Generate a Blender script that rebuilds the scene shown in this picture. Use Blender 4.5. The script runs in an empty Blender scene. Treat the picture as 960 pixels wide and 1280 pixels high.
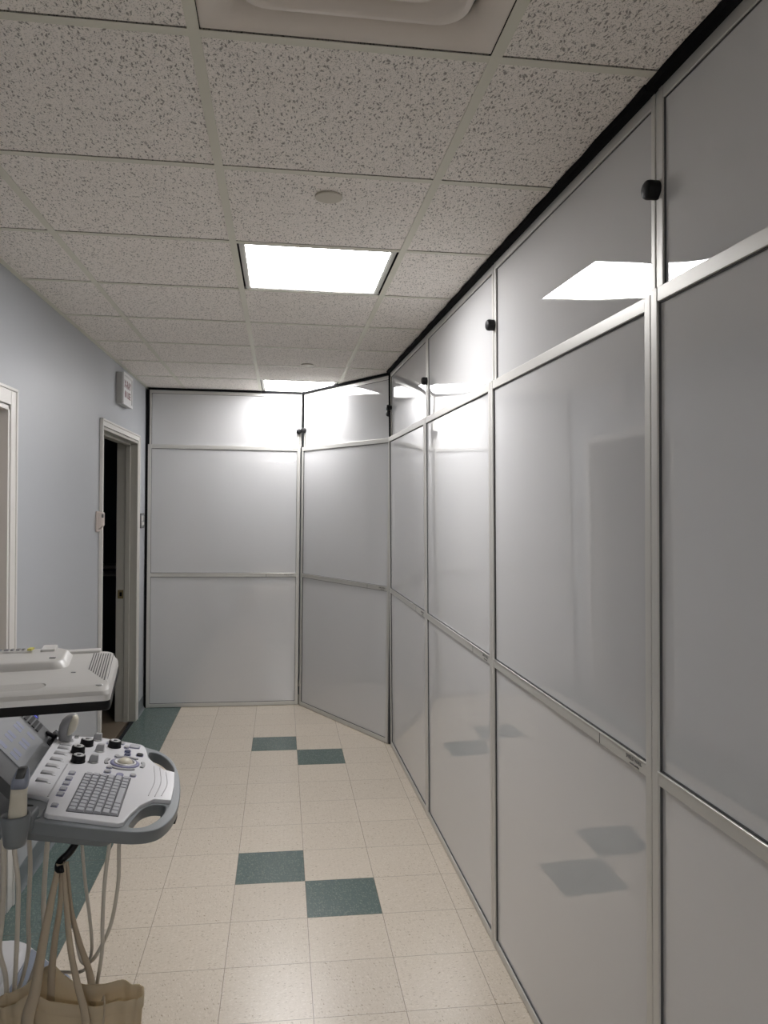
import bpy, bmesh, math, random
from mathutils import Vector, Matrix
random.seed(7)
C = bpy.context.scene.collection
PI = math.pi

# ------------------------------------------------------------------ materials
def mat(name, col, rough=.5, metal=0., spec=.5, emit=None, es=0., alpha=1., bump=None, coat=0., trans=0.):
    m = bpy.data.materials.new(name); m.use_nodes = True
    nt = m.node_tree; b = nt.nodes['Principled BSDF']
    b.inputs['Base Color'].default_value = (*col, 1); b.inputs['Roughness'].default_value = rough
    b.inputs['Metallic'].default_value = metal; b.inputs['Specular IOR Level'].default_value = spec
    b.inputs['Coat Weight'].default_value = coat
    if emit: b.inputs['Emission Color'].default_value = (*emit, 1); b.inputs['Emission Strength'].default_value = es
    if bump:
        sc, st, dist = bump
        tc = nt.nodes.new('ShaderNodeTexCoord'); n = nt.nodes.new('ShaderNodeTexNoise')
        n.inputs['Scale'].default_value = sc; n.inputs['Detail'].default_value = 4
        bp = nt.nodes.new('ShaderNodeBump'); bp.inputs['Strength'].default_value = st; bp.inputs['Distance'].default_value = dist
        nt.links.new(tc.outputs['Object'], n.inputs['Vector']); nt.links.new(n.outputs['Fac'], bp.inputs['Height'])
        nt.links.new(bp.outputs['Normal'], b.inputs['Normal'])
    return m

def N(nt, t, **kw):
    n = nt.nodes.new(t)
    for k, v in kw.items():
        if k.startswith('i_'): n.inputs[k[2:].replace('_', ' ')].default_value = v
        else: setattr(n, k, v)
    return n

def math_node(nt, op, a, b=None, c=None, clamp=False):
    n = nt.nodes.new('ShaderNodeMath'); n.operation = op; n.use_clamp = clamp
    for i, v in enumerate((a, b, c)):
        if v is None: continue
        if isinstance(v, (int, float)): n.inputs[i].default_value = v
        else: nt.links.new(v, n.inputs[i])
    return n.outputs[0]

def mix_col(nt, fac, a, b):
    n = nt.nodes.new('ShaderNodeMix'); n.data_type = 'RGBA'
    for s, v in ((0, fac), (6, a), (7, b)):
        if isinstance(v, (int, float)): n.inputs[s].default_value = v
        elif isinstance(v, tuple): n.inputs[s].default_value = (*v, 1)
        else: nt.links.new(v, n.inputs[s])
    return n.outputs[2]

def floor_tile_mat(name, base, chip_d, chip_l, x0, y0, joint=True):
    m = bpy.data.materials.new(name); m.use_nodes = True; nt = m.node_tree; L = nt.links
    b = nt.nodes['Principled BSDF']; b.inputs['Roughness'].default_value = .26; b.inputs['Specular IOR Level'].default_value = .5
    tc = N(nt, 'ShaderNodeTexCoord'); sep = N(nt, 'ShaderNodeSeparateXYZ'); L.new(tc.outputs['Object'], sep.inputs[0])
    T = .3048
    fx = math_node(nt, 'MULTIPLY', math_node(nt, 'SUBTRACT', sep.outputs[0], x0), 1 / T)
    fy = math_node(nt, 'MULTIPLY', math_node(nt, 'SUBTRACT', sep.outputs[1], y0), 1 / T)
    cx = math_node(nt, 'FLOOR', fx); cy = math_node(nt, 'FLOOR', fy)
    comb = N(nt, 'ShaderNodeCombineXYZ'); L.new(cx, comb.inputs[0]); L.new(cy, comb.inputs[1])
    wn = N(nt, 'ShaderNodeTexWhiteNoise'); wn.noise_dimensions = '2D'; L.new(comb.outputs[0], wn.inputs['Vector'])
    # chips : streaky, direction alternates with the tile
    par = math_node(nt, 'MODULO', math_node(nt, 'ABSOLUTE', math_node(nt, 'ADD', cx, cy)), 2)
    def chips(scl, off, gate, lo, hi):
        # elongated flecks, turned by 90 degrees on every other tile
        ax = math_node(nt, 'ADD', math_node(nt, 'MULTIPLY', sep.outputs[0], par), math_node(nt, 'MULTIPLY', sep.outputs[1], math_node(nt, 'SUBTRACT', 1., par)))
        ay = math_node(nt, 'SUBTRACT', math_node(nt, 'MULTIPLY', sep.outputs[1], par), math_node(nt, 'MULTIPLY', sep.outputs[0], math_node(nt, 'SUBTRACT', 1., par)))
        wv = N(nt, 'ShaderNodeTexNoise'); wv.inputs['Scale'].default_value = 60; L.new(tc.outputs['Object'], wv.inputs['Vector'])
        k = math_node(nt, 'MULTIPLY', wv.outputs['Fac'], .02)
        v = N(nt, 'ShaderNodeCombineXYZ'); L.new(math_node(nt, 'MULTIPLY_ADD', math_node(nt, 'ADD', ax, k), scl[0], off), v.inputs[0]); L.new(math_node(nt, 'MULTIPLY_ADD', math_node(nt, 'ADD', ay, k), scl[1], off * 1.7), v.inputs[1])
        n = N(nt, 'ShaderNodeTexVoronoi'); n.voronoi_dimensions = '2D'; n.inputs['Scale'].default_value = 1
        L.new(v.outputs[0], n.inputs['Vector'])
        s2 = N(nt, 'ShaderNodeSeparateColor'); L.new(n.outputs['Color'], s2.inputs[0])
        g = math_node(nt, 'GREATER_THAN', s2.outputs[0], gate)
        r = N(nt, 'ShaderNodeMapRange'); r.inputs[1].default_value = lo; r.inputs[2].default_value = hi; r.inputs[3].default_value = 1; r.inputs[4].default_value = 0
        L.new(n.outputs['Distance'], r.inputs[0]); return math_node(nt, 'MULTIPLY', math_node(nt, 'MULTIPLY', r.outputs[0], g), math_node(nt, 'MULTIPLY_ADD', s2.outputs[1], .7, .3))
    c = mix_col(nt, math_node(nt, 'MULTIPLY', chips((60, 150), 3., .45, .1, .45), .8), base, chip_l)
    c = mix_col(nt, math_node(nt, 'MULTIPLY', chips((48, 120), 11., .72, .06, .30), .95), c, chip_d)
    c = mix_col(nt, math_node(nt, 'MULTIPLY', chips((200, 260), 7., .7, .1, .35), .7), c, chip_d)
    hs = N(nt, 'ShaderNodeHueSaturation'); L.new(c, hs.inputs['Color'])
    L.new(math_node(nt, 'MULTIPLY_ADD', wn.outputs['Value'], .05, .975), hs.inputs['Value'])
    c = hs.outputs[0]
    # hairline joints
    def edge(f):
        fr = math_node(nt, 'FRACT', f); return math_node(nt, 'MINIMUM', fr, math_node(nt, 'SUBTRACT', 1., fr))
    e = math_node(nt, 'MINIMUM', edge(fx), edge(fy))
    ln = N(nt, 'ShaderNodeMapRange'); ln.inputs[1].default_value = .0025; ln.inputs[2].default_value = .0055
    ln.inputs[3].default_value = 1; ln.inputs[4].default_value = 0; L.new(e, ln.inputs[0])
    # some joints are tighter than others
    c = mix_col(nt, math_node(nt, 'MULTIPLY', ln.outputs[0], .62), c, (.13, .10, .07))
    L.new(c, b.inputs['Base Color'])
    return m

def ceiling_tile_mat():
    m = bpy.data.materials.new('fissured_tile'); m.use_nodes = True; nt = m.node_tree; L = nt.links
    b = nt.nodes['Principled BSDF']; b.inputs['Roughness'].default_value = .95; b.inputs['Specular IOR Level'].default_value = .1
    tc = N(nt, 'ShaderNodeTexCoord')
    sep = N(nt, 'ShaderNodeSeparateXYZ'); L.new(tc.outputs['Object'], sep.inputs[0])
    cell = N(nt, 'ShaderNodeCombineXYZ')
    cx = math_node(nt, 'FLOOR', math_node(nt, 'MULTIPLY', math_node(nt, 'ADD', sep.outputs[0], .1811), 1 / .6096))
    cy = math_node(nt, 'FLOOR', math_node(nt, 'MULTIPLY', math_node(nt, 'SUBTRACT', sep.outputs[1], 1.547), 1 / .6096))
    L.new(math_node(nt, 'MULTIPLY', cx, 3.7), cell.inputs[0]); L.new(math_node(nt, 'MULTIPLY', cy, 5.3), cell.inputs[1])
    add = N(nt, 'ShaderNodeVectorMath'); add.operation = 'ADD'; L.new(tc.outputs['Object'], add.inputs[0]); L.new(cell.outputs[0], add.inputs[1])
    # warp
    wn = N(nt, 'ShaderNodeTexNoise'); wn.inputs['Scale'].default_value = 45; wn.inputs['Detail'].default_value = 2
    L.new(add.outputs[0], wn.inputs['Vector'])
    sc = N(nt, 'ShaderNodeVectorMath'); sc.operation = 'MULTIPLY_ADD'; L.new(wn.outputs['Color'], sc.inputs[0])
    sc.inputs[1].default_value = (.022, .016, 0); L.new(add.outputs[0], sc.inputs[2])
    def holes(rot, scl, thr0, thr1, rnd):
        mp = N(nt, 'ShaderNodeMapping'); mp.inputs['Rotation'].default_value = (0, 0, rot); mp.inputs['Scale'].default_value = scl
        L.new(sc.outputs[0], mp.inputs[0])
        v = N(nt, 'ShaderNodeTexVoronoi'); v.voronoi_dimensions = '2D'; v.inputs['Scale'].default_value = 1; v.inputs['Randomness'].default_value = 1
        L.new(mp.outputs[0], v.inputs['Vector'])
        s2 = N(nt, 'ShaderNodeSeparateColor'); L.new(v.outputs['Color'], s2.inputs[0])
        gate = math_node(nt, 'GREATER_THAN', s2.outputs[0], rnd)
        size = math_node(nt, 'MULTIPLY_ADD', s2.outputs[1], thr1 - thr0, thr0)
        r = N(nt, 'ShaderNodeMapRange'); L.new(v.outputs['Distance'], r.inputs[0])
        L.new(math_node(nt, 'MULTIPLY', size, .55), r.inputs[1]); L.new(size, r.inputs[2]); r.inputs[3].default_value = 1; r.inputs[4].default_value = 0
        return math_node(nt, 'MULTIPLY', r.outputs[0], gate)
    h = math_node(nt, 'MAXIMUM', holes(.12, (120, 40, 1), .11, .35, .42), holes(-.5, (108, 42, 1), .1, .27, .58))
    h = math_node(nt, 'MAXIMUM', h, math_node(nt, 'MULTIPLY', holes(.3, (270, 230, 1), .2, .42, .35), .7))
    c = mix_col(nt, math_node(nt, 'MULTIPLY', h, .80), (.93, .885, .835), (.26, .245, .22))  # shade inside the fissures is put into the tile colour
    st = N(nt, 'ShaderNodeTexNoise'); st.inputs['Scale'].default_value = 1.1; L.new(add.outputs[0], st.inputs['Vector'])
    c = mix_col(nt, math_node(nt, 'MULTIPLY', st.outputs['Fac'], .05), c, (.5, .44, .36))
    L.new(c, b.inputs['Base Color'])
    fine = N(nt, 'ShaderNodeTexNoise'); fine.inputs['Scale'].default_value = 420; L.new(tc.outputs['Object'], fine.inputs['Vector'])
    hh = math_node(nt, 'MULTIPLY_ADD', h, -1., math_node(nt, 'MULTIPLY', fine.outputs['Fac'], .22))
    bp = N(nt, 'ShaderNodeBump'); bp.inputs['Strength'].default_value = .7; bp.inputs['Distance'].default_value = .0022
    L.new(hh, bp.inputs['Height']); L.new(bp.outputs[0], b.inputs['Normal'])
    return m

M = {}
M['cream'] = floor_tile_mat('cream_vinyl_tile', (.66, .585, .485), (.36, .295, .215), (.76, .69, .60), .1199, 5.53)
M['green'] = floor_tile_mat('green_vinyl_tile', (.098, .142, .130), (.05, .078, .07), (.24, .29, .27), .1199, 5.53)
M['tile'] = ceiling_tile_mat()
M['grid'] = mat('ceiling_grid_paint', (.70, .685, .59), .55)
M['plenum'] = mat('plenum_dark', (.01, .01, .01), .9)
M['wall'] = mat('blue_grey_paint', (.42, .437, .462), .42, spec=.35, bump=(160, .06, .002))
M['trim'] = mat('white_trim_paint', (.66, .64, .61), .38)
M['jamb'] = mat('door_jamb_paint', (.42, .41, .37), .4)
M['doorface'] = mat('beige_door', (.36, .31, .27), .5)
M['cove'] = mat('rubber_cove_base', (.16, .18, .19), .45)
M['alu'] = mat('brushed_aluminium', (.64, .63, .60), .42, metal=.35, bump=(260, .05, .001))
M['alu_edge'] = mat('aluminium_lip', (.75, .74, .71), .28, metal=.8)  # brighter copy of the aluminium for the rail highlight
M['sheet'] = mat('gloss_white_sheet', (.655, .657, .665), .0, spec=1.)
M['foam'] = mat('black_foam', (.008, .008, .009), .95, spec=.1, bump=(60, .4, .004))
M['dark_gasket'] = mat('dark_gasket', (.07, .07, .072), .7)  # seals and joints, also the painted shadow lines round the sheets
M['knob'] = mat('black_knob', (.008, .008, .009), .5, spec=.25)
M['lens'] = mat('lit_lens', (.8, .8, .8), .5, emit=(1, .985, .985), es=22.)
M['lens_far'] = mat('lit_lens_worn', (.8, .8, .8), .5, emit=(1, .985, .985), es=19.)  # output turned down to limit glare on the panels beside it
M['lens_rear'] = mat('lit_lens_rear', (.8, .8, .8), .5, emit=(1, .985, .985), es=70.)  # emission of the added fill, much stronger than the visible lights
M['fixture'] = mat('fixture_white', (.56, .55, .51), .4)
M['diffuser'] = mat('diffuser_beige', (.74, .68, .62), .4)
M['duct'] = mat('duct_dark', (.1, .095, .09), .8)
M['cap'] = mat('cover_plate', (.56, .52, .44), .5)
M['sign'] = mat('sign_housing', (.46, .46, .45), .5)
M['signface'] = mat('sign_face', (.72, .72, .72), .35)
M['signred'] = mat('sign_lettering', (.20, .035, .05), .6)
M['beige'] = mat('beige_plastic', (.56, .49, .45), .45)
M['darkgrey'] = mat('dark_grey_plastic', (.09, .09, .09), .5)
M['white_pl'] = mat('white_plastic', (.60, .585, .56), .32, bump=(300, .03, .001))
M['white_deck'] = mat('pearl_deck', (.66, .66, .68), .26)
M['grey_pl'] = mat('grey_body_plastic', (.17, .185, .195), .36)
M['midgrey'] = mat('mid_grey_plastic', (.30, .30, .305), .4)
M['bezel'] = mat('screen_bezel', (.075, .078, .08), .4)
M['black'] = mat('black_plastic', (.006, .006, .007), .45, spec=.18)
M['silver'] = mat('silver_cap', (.55, .55, .55), .3, metal=.6)
M['key'] = mat('key_grey', (.33, .335, .36), .45)
M['keybed'] = mat('key_bed', (.06, .062, .07), .5)
M['violet'] = mat('button_edge_violet', (.20, .20, .32), .4)
M['screen'] = mat('touch_screen', (.16, .165, .17), .16, emit=(.55, .57, .62), es=.05)
M['screenico'] = mat('touch_screen_icon', (.14, .15, .20), .2, emit=(.45, .48, .68), es=.08)
M['ivory'] = mat('ivory_probe', (.60, .56, .46), .35)
M['cable'] = mat('cable_sleeve', (.56, .52, .45), .5)
M['probe_blue'] = mat('probe_head', (.22, .24, .30), .3)
M['canvas'] = mat('tan_canvas', (.74, .65, .49), .85, bump=(700, .5, .001))
M['strap'] = mat('strap_webbing', (.52, .44, .33), .85, bump=(700, .5, .001))
M['base_w'] = mat('base_shell_white', (.55, .55, .56), .35)
M['base_b'] = mat('base_shell_blue_grey', (.22, .25, .31), .4)  # bumper colour, also the shade painted on the front slope
M['chrome'] = mat('satin_metal', (.55, .55, .55), .3, metal=.9)
M['yellow'] = mat('yellow_mark', (.6, .55, .12), .5)
M['ink'] = mat('grey_ink', (.12, .12, .12), .6)
M['roomdark'] = mat('dark_room_paint', (.06, .075, .10), .7)  # darkness of the unlit room put into its wall colour
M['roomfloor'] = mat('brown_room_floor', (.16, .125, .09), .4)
M['navy'] = mat('navy_plastic', (.02, .03, .08), .35)
M['glowblue'] = mat('blue_rim', (.12, .13, .6), .3, emit=(.2, .22, 1.), es=.25)
M['brass'] = mat('aged_brass', (.25, .2, .1), .4, metal=.8)

def translucent(m, col, fac):
    nt = m.node_tree; b = nt.nodes['Principled BSDF']; out = nt.nodes['Material Output']
    t = nt.nodes.new('ShaderNodeBsdfTranslucent'); t.inputs[0].default_value = (*col, 1)
    x = nt.nodes.new('ShaderNodeMixShader'); x.inputs[0].default_value = fac
    nt.links.new(b.outputs[0], x.inputs[1]); nt.links.new(t.outputs[0], x.inputs[2]); nt.links.new(x.outputs[0], out.inputs[0])
translucent(M['canvas'], (.80, .70, .52), .5)
translucent(M['strap'], (.7, .58, .42), .2)

# ------------------------------------------------------------------ mesh helpers
def obj(name, bm, m, parent=None, smooth=False, bevel=0, seg=2, auto=None):
    me = bpy.data.meshes.new(name)
    if bm.verts: bmesh.ops.recalc_face_normals(bm, faces=bm.faces)
    bm.to_mesh(me); bm.free()
    for mm in (m if isinstance(m, (list, tuple)) else [m]): me.materials.append(mm)
    o = bpy.data.objects.new(name, me); C.objects.link(o)
    if parent is not None: o.parent = parent
    if smooth:
        me.shade_smooth()
    if bevel:
        b = o.modifiers.new('bevel', 'BEVEL'); b.width = bevel; b.segments = seg; b.limit_method = 'ANGLE'; b.angle_limit = .6
        me.shade_smooth()
        w = o.modifiers.new('wn', 'WEIGHTED_NORMAL'); w.keep_sharp = False
    return o

def box(bm, x0, x1, y0, y1, z0, z1, mi=0, T=None):
    co = [(x, y, z) for x in (x0, x1) for y in (y0, y1) for z in (z0, z1)]
    vs = [bm.verts.new(T(*c) if T else c) for c in co]
    for f in ((0, 1, 3, 2), (4, 6, 7, 5), (0, 4, 5, 1), (2, 3, 7, 6), (0, 2, 6, 4), (1, 5, 7, 3)):
        fa = bm.faces.new([vs[i] for i in f]); fa.material_index = mi
    return vs

def loft(bm, rings, cap0=True, cap1=True, mi=0, closed=True):
    R = [[bm.verts.new(p) for p in r] for r in rings]
    n = len(R[0])
    for a, b in zip(R[:-1], R[1:]):
        for i in range(n if closed else n - 1):
            j = (i + 1) % n
            f = bm.faces.new((a[i], a[j], b[j], b[i])); f.material_index = mi
    if cap0: bm.faces.new(R[0][::-1]).material_index = mi
    if cap1: bm.faces.new(R[-1]).material_index = mi
    return R

def disc_ring(c, r, n=24, ax=None, ay=None):
    c = Vector(c); ax = ax or Vector((1, 0, 0)); ay = ay or Vector((0, 1, 0))
    return [c + ax * (r * math.cos(2 * PI * i / n)) + ay * (r * math.sin(2 * PI * i / n)) for i in range(n)]

def lathe(bm, prof, c=(0, 0, 0), n=24, ax=None, ay=None, az=None, mi=0):
    """prof: list of (radius, height) along az"""
    az = az or Vector((0, 0, 1)); c = Vector(c)
    loft(bm, [disc_ring(c + az * h, max(r, 1e-4), n, ax, ay) for r, h in prof], mi=mi)

def spline(pts, n=8):
    P = [Vector(p) for p in pts]; P = [2 * P[0] - P[1]] + P + [2 * P[-1] - P[-2]]; out = []
    for i in range(1, len(P) - 2):
        for k in range(n):
            t = k / n; a, b, c, d = P[i - 1:i + 3]
            out.append(.5 * ((2 * b) + (c - a) * t + (2 * a - 5 * b + 4 * c - d) * t * t + (3 * b - a - 3 * c + d) * t ** 3))
    out.append(P[-2]); return out

def tube(bm, pts, r, n=8, sm=6, mi=0):
    P = spline(pts, sm) if sm else [Vector(p) for p in pts]
    rr = r if callable(r) else (lambda t: r)
    rings = []; up = Vector((0, 0, 1)); prev = None
    for i, p in enumerate(P):
        d = (P[min(i + 1, len(P) - 1)] - P[max(i - 1, 0)]).normalized()
        if prev is None:
            a = d.cross(Vector((.31, .87, .1)))
        else: a = prev - d * prev.dot(d)
        a.normalize(); prev = a; b = d.cross(a)
        q = rr(i / (len(P) - 1))
        rings.append([p + a * (q * math.cos(2 * PI * k / n)) + b * (q * math.sin(2 * PI * k / n)) for k in range(n)])
    loft(bm, rings, mi=mi)

def prism(bm, outer, holes, h0, h1, T, mi=0):
    """extruded outline with holes; T(u,v,h) -> point"""
    tops = []
    for h in (h0, h1):
        vsets = []; edges = []
        for loop in [outer] + holes:
            vs = [bm.verts.new(T(u, v, h)) for u, v in loop]
            vsets.append(vs)
            for i in range(len(vs)): edges.append(bm.edges.new((vs[i], vs[(i + 1) % len(vs)])))
        r = bmesh.ops.triangle_fill(bm, edges=edges, use_beauty=True)
        for g in r['geom']:
            if isinstance(g, bmesh.types.BMFace): g.material_index = mi
        tops.append(vsets)
    for a, b in zip(*tops):
        for i in range(len(a)):
            j = (i + 1) % len(a); bm.faces.new((a[i], a[j], b[j], b[i])).material_index = mi

def smooth_loop(pts, n=4):
    P = [Vector((*p, 0)) for p in pts]; m = len(P); out = []
    for i in range(m):
        a, b, c, d = P[i - 1], P[i], P[(i + 1) % m], P[(i + 2) % m]
        for k in range(n):
            t = k / n
            v = .5 * ((2 * b) + (c - a) * t + (2 * a - 5 * b + 4 * c - d) * t * t + (3 * b - a - 3 * c + d) * t ** 3)
            out.append((v.x, v.y))
    return out

def round_rect(x0, x1, y0, y1, r, n=4):
    out = []
    for cx, cy, a0 in ((x1 - r, y1 - r, 0), (x0 + r, y1 - r, PI / 2), (x0 + r, y0 + r, PI), (x1 - r, y0 + r, 3 * PI / 2)):
        for k in range(n + 1):
            a = a0 + PI / 2 * k / n; out.append((cx + r * math.cos(a), cy + r * math.sin(a)))
    return out

def thing(name, label, cat, loc=(0, 0, 0), rz=0, group=None):
    o = bpy.data.objects.new(name, None); C.objects.link(o); o.location = loc; o.rotation_euler = (0, 0, rz)
    o['label'] = label; o['category'] = cat
    if group: o['group'] = group
    o.empty_display_size = .1
    return o

def tag(o, label, cat, group=None):
    o['label'] = label; o['category'] = cat
    if group: o['group'] = group
    return o

def struct(name, bm, m, parent=None, **k):
    o = obj(name, bm, m, parent, **k)
    if parent is None: o['kind'] = 'structure'
    return o

def text(name, body, size, m, parent, mat4, extrude=.0004, align='CENTER'):
    cu = bpy.data.curves.new(name, 'FONT'); cu.body = body; cu.size = size; cu.extrude = extrude
    cu.align_x = align; cu.align_y = 'CENTER'; cu.materials.append(m)
    tmp = bpy.data.objects.new('tmp', cu); me = bpy.data.meshes.new_from_object(tmp); bpy.data.objects.remove(tmp)
    o = bpy.data.objects.new(name, me); C.objects.link(o); o.parent = parent
    o.matrix_local = mat4
    return o

CEIL = 2.589
WX = -1.095

# ------------------------------------------------------------------ floor
bm = bmesh.new()
T = .3048; X0 = .1199; Y0 = 5.53
greens = set()
for k in (-6, -12, 0, 6):
    greens.add((-1, k - 1)); greens.add((0, k - 2))
greens.discard((-1, -13)); greens.discard((0, -14))
vc = {}
def V_(i, j):
    if (i, j) not in vc:
        x = X0 + i * T
        if i == -4: x = WX - .0
        vc[(i, j)] = bm.verts.new((x, Y0 + j * T, 0))
    return vc[(i, j)]
for i in range(-4, 5):
    for j in range(-36, 9):
        f = bm.faces.new((V_(i, j), V_(i + 1, j), V_(i + 1, j + 1), V_(i, j + 1)))
        f.material_index = 1 if (i == -4 or (i, j) in greens) else 0
struct('floor', bm, [M['cream'], M['green']])

# ------------------------------------------------------------------ ceiling
lines_x = [-.1811 + .6096 * k for k in range(-2, 4)]
line_y = lambda k: 1.547 + .6096 * k
skip = {(1, 2): 'light', (1, 7): 'light', (1, -1): 'diffuser', (1, -8): 'light'}
bm = bmesh.new(); TW = .0115
XR = 1.03
for a in range(-1, 4):      # column a lies right of line (a)
    xl = -.1811 + .6096 * (a - 1) + TW; xr = xl + .6096 - 2 * TW
    xl = max(xl, WX + .018); xr = min(xr, XR)
    if xr - xl < .02: continue
    for k in range(-11, 10):
        if (a, k) in skip: continue
        y0 = line_y(k) + .020; y1 = line_y(k + 1) - .0035
        box(bm, xl, xr, y0, y1, CEIL + .0022, CEIL + .018)
struct('ceiling', bm, M['tile'])
bm = bmesh.new()
for x in lines_x:
    if x < WX or x > XR: continue
    box(bm, x - .012, x + .012, -5.2, 7.6, CEIL, CEIL + .0018)
for k in range(-11, 10):
    box(bm, WX, XR, line_y(k), line_y(k) + .024, CEIL + .0004, CEIL + .0016)
box(bm, WX, WX + .022, -5.2, 7.6, CEIL - .0005, CEIL + .0012)
struct('trim_1', bm, M['grid'])
bm = bmesh.new(); box(bm, -1.3, 1.2, -5.3, 7.8, CEIL + .05, CEIL + .08)
struct('ceiling_deck', bm, M['plenum'])

def troffer(a, k, label, lm='lens'):
    xl = -.1811 + .6096 * (a - 1) + .012; xr = xl + .5856; y0 = line_y(k) + .024; y1 = line_y(k + 1)
    cx, cy = (xl + xr) / 2, (y0 + y1) / 2
    t = thing('ceiling_light', label, 'ceiling light', (cx, cy, CEIL), 0, 'square troffer lights in the ceiling grid')
    hx, hy = (xr - xl) / 2, (y1 - y0) / 2; z = .0
    bm = bmesh.new(); w = .020
    # door frame: outer ring, inner step
    def ring(o, i_, z0, z1):
        box(bm, -o[0], o[0], -o[1], -i_[1], z0, z1); box(bm, -o[0], o[0], i_[1], o[1], z0, z1)
        box(bm, -o[0], -i_[0], -i_[1], i_[1], z0, z1); box(bm, i_[0], o[0], -i_[1], i_[1], z0, z1)
    ring((hx - .008, hy - .003), (hx - .008 - w * .7, hy - w * .7), .0022, .012)
    ring((hx - .008 - w * .62, hy - w * .62), (hx - .008 - w, hy - w), .0045, .03)
    obj('light_frame', bm, M['fixture'], t)
    bm = bmesh.new(); box(bm, -hx + w + .004, hx - w - .004, -hy + w - .004, hy - w + .004, .009, .013)
    obj('lens', bm, M[lm], t)
    bm = bmesh.new(); box(bm, -hx + .002, hx - .002, -hy + .002, hy - .002, .031, .04)
    obj('housing', bm, M['cap'], t)
    return t
troffer(1, 2, 'nearer lit square ceiling light, fully visible beyond the first round cover plate')
troffer(1, 7, 'far lit square ceiling light partly cut off by the end partition', 'lens_far')
troffer(1, -8, 'lit square ceiling light behind the camera, mirrored only in the panels', 'lens_rear')  # added fill for soft frontal light, no fitting seen there

# supply diffuser
xl = -.1811 + .012; y0 = line_y(-1) + .024
cx, cy = xl + .2928, y0 + .2928
t = thing('air_diffuser', 'beige square stepped air diffuser in the ceiling at the top edge', 'air vent', (cx, cy, CEIL))
def cone_ring(ho, hi, zo, zi, r, name, lip=.006):
    bm = bmesh.new(); rings = []
    for h, z in ((ho, zo), (ho - .004, zo - .002), (hi + .006, zi), (hi, zi + .001), (hi + .004, zi + .01), (ho - .002, zo + .008)):
        rr = max(r * h / ho, .012)
        rings.append([(x, y, z) for x, y in round_rect(-h, h, -h, h, rr, 5)])
    loft(bm, rings + [rings[0]], cap0=False, cap1=False)
    bmesh.ops.remove_doubles(bm, verts=bm.verts, dist=1e-6)
    o = obj(name, bm, M['diffuser'], t, smooth=False)
    return o
bm = bmesh.new(); H = .2915; rings = []
for h, z, r in ((H, .004, .002), (H - .004, .002, .004), (H - .03, .012, .03), (H - .055, .030, .05), (H - .055, .05, .05)):
    rings.append([(x, y, z) for x, y in round_rect(-h, h, -h, h, r, 6)])
loft(bm, rings, cap0=False, cap1=False); obj('outer_pan', bm, M['diffuser'], t, smooth=True)
for i, (h, w) in enumerate(((.226, .05), (.166, .05), (.106, .045))):
    bm = bmesh.new(); rings = []
    prof = ((h, .030), (h, .026), (h - .010, .004), (h - .022, .002), (h - .030, .006), (h - w, .034), (h - w + .004, .037), (h - .024, .012), (h - .016, .010), (h, .030))
    for hh, z in prof[:-1]: rings.append([(x, y, z) for x, y in round_rect(-hh, hh, -hh, hh, .05 * hh / .226 + .012, 6)])
    rings.append(rings[0]); loft(bm, rings, cap0=False, cap1=False)
    bmesh.ops.remove_doubles(bm, verts=bm.verts, dist=1e-6)
    obj('louvre', bm, M['diffuser'], t, smooth=False, bevel=.0015)
bm = bmesh.new(); box(bm, -.05, .05, -.05, .05, .01, .016); obj('center_plate', bm, M['diffuser'], t, bevel=.004)
bm = bmesh.new(); box(bm, -.28, .28, -.28, .28, .045, .048); obj('neck', bm, M['duct'], t)

for (x, y, lab) in ((.13, 2.32, 'round beige sprinkler cover plate in the ceiling, before the nearer light'),
                    (.158, 5.13, 'small round sprinkler cover plate in the ceiling, just before the far light')):
    bm = bmesh.new(); lathe(bm, [(.030, .004), (.041, .0005), (.042, -.003), (.040, -.0055), (.0, -.0065)], n=40)
    o = obj('sprinkler_cover', bm, M['cap'], smooth=True, bevel=.0008); o.location = (x, y, CEIL)
    tag(o, lab, 'sprinkler cover', 'round sprinkler covers in the ceiling')

# ------------------------------------------------------------------ walls
bm = bmesh.new()
WB = WX - .135
def wl(y0, y1, z0, z1): box(bm, WB, WX, y0, y1, z0, z1)
D1a, D1b, D1z = 2.34, 3.255, 2.045
D2a, D2b, D2z = 4.885, 6.035, 2.125
wl(-5.2, D1a, 0, 2.66); wl(D1a, D1b, D1z, 2.66); wl(D1b, D2a, 0, 2.66); wl(D2a, D2b, D2z, 2.66); wl(D2b, 7.6, 0, 2.66)
struct('wall_left', bm, M['wall'])
bm = bmesh.new(); box(bm, 1.03, 1.1, -5.2, 7.6, 0, 2.66); struct('wall_right', bm, M['wall'])
bm = bmesh.new(); box(bm, WX, 1.03, -5.25, -5.2, 0, 2.66); struct('wall_back', bm, M['wall'])
bm = bmesh.new(); box(bm, WX, 1.03, 7.3, 7.35, 0, 2.66); struct('wall_front', bm, M['wall'])
# rooms behind the doors
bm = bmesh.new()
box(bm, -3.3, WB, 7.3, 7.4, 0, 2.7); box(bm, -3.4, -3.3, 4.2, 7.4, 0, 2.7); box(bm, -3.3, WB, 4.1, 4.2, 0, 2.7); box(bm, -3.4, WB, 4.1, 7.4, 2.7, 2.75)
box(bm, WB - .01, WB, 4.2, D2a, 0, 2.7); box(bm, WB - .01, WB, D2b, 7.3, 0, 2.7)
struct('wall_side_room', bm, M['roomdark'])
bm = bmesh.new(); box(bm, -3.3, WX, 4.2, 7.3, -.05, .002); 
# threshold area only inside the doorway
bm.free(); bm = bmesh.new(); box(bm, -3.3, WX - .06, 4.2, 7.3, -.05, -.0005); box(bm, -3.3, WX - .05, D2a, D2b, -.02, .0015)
struct('floor_side_room', bm, M['roomfloor'])

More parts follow.
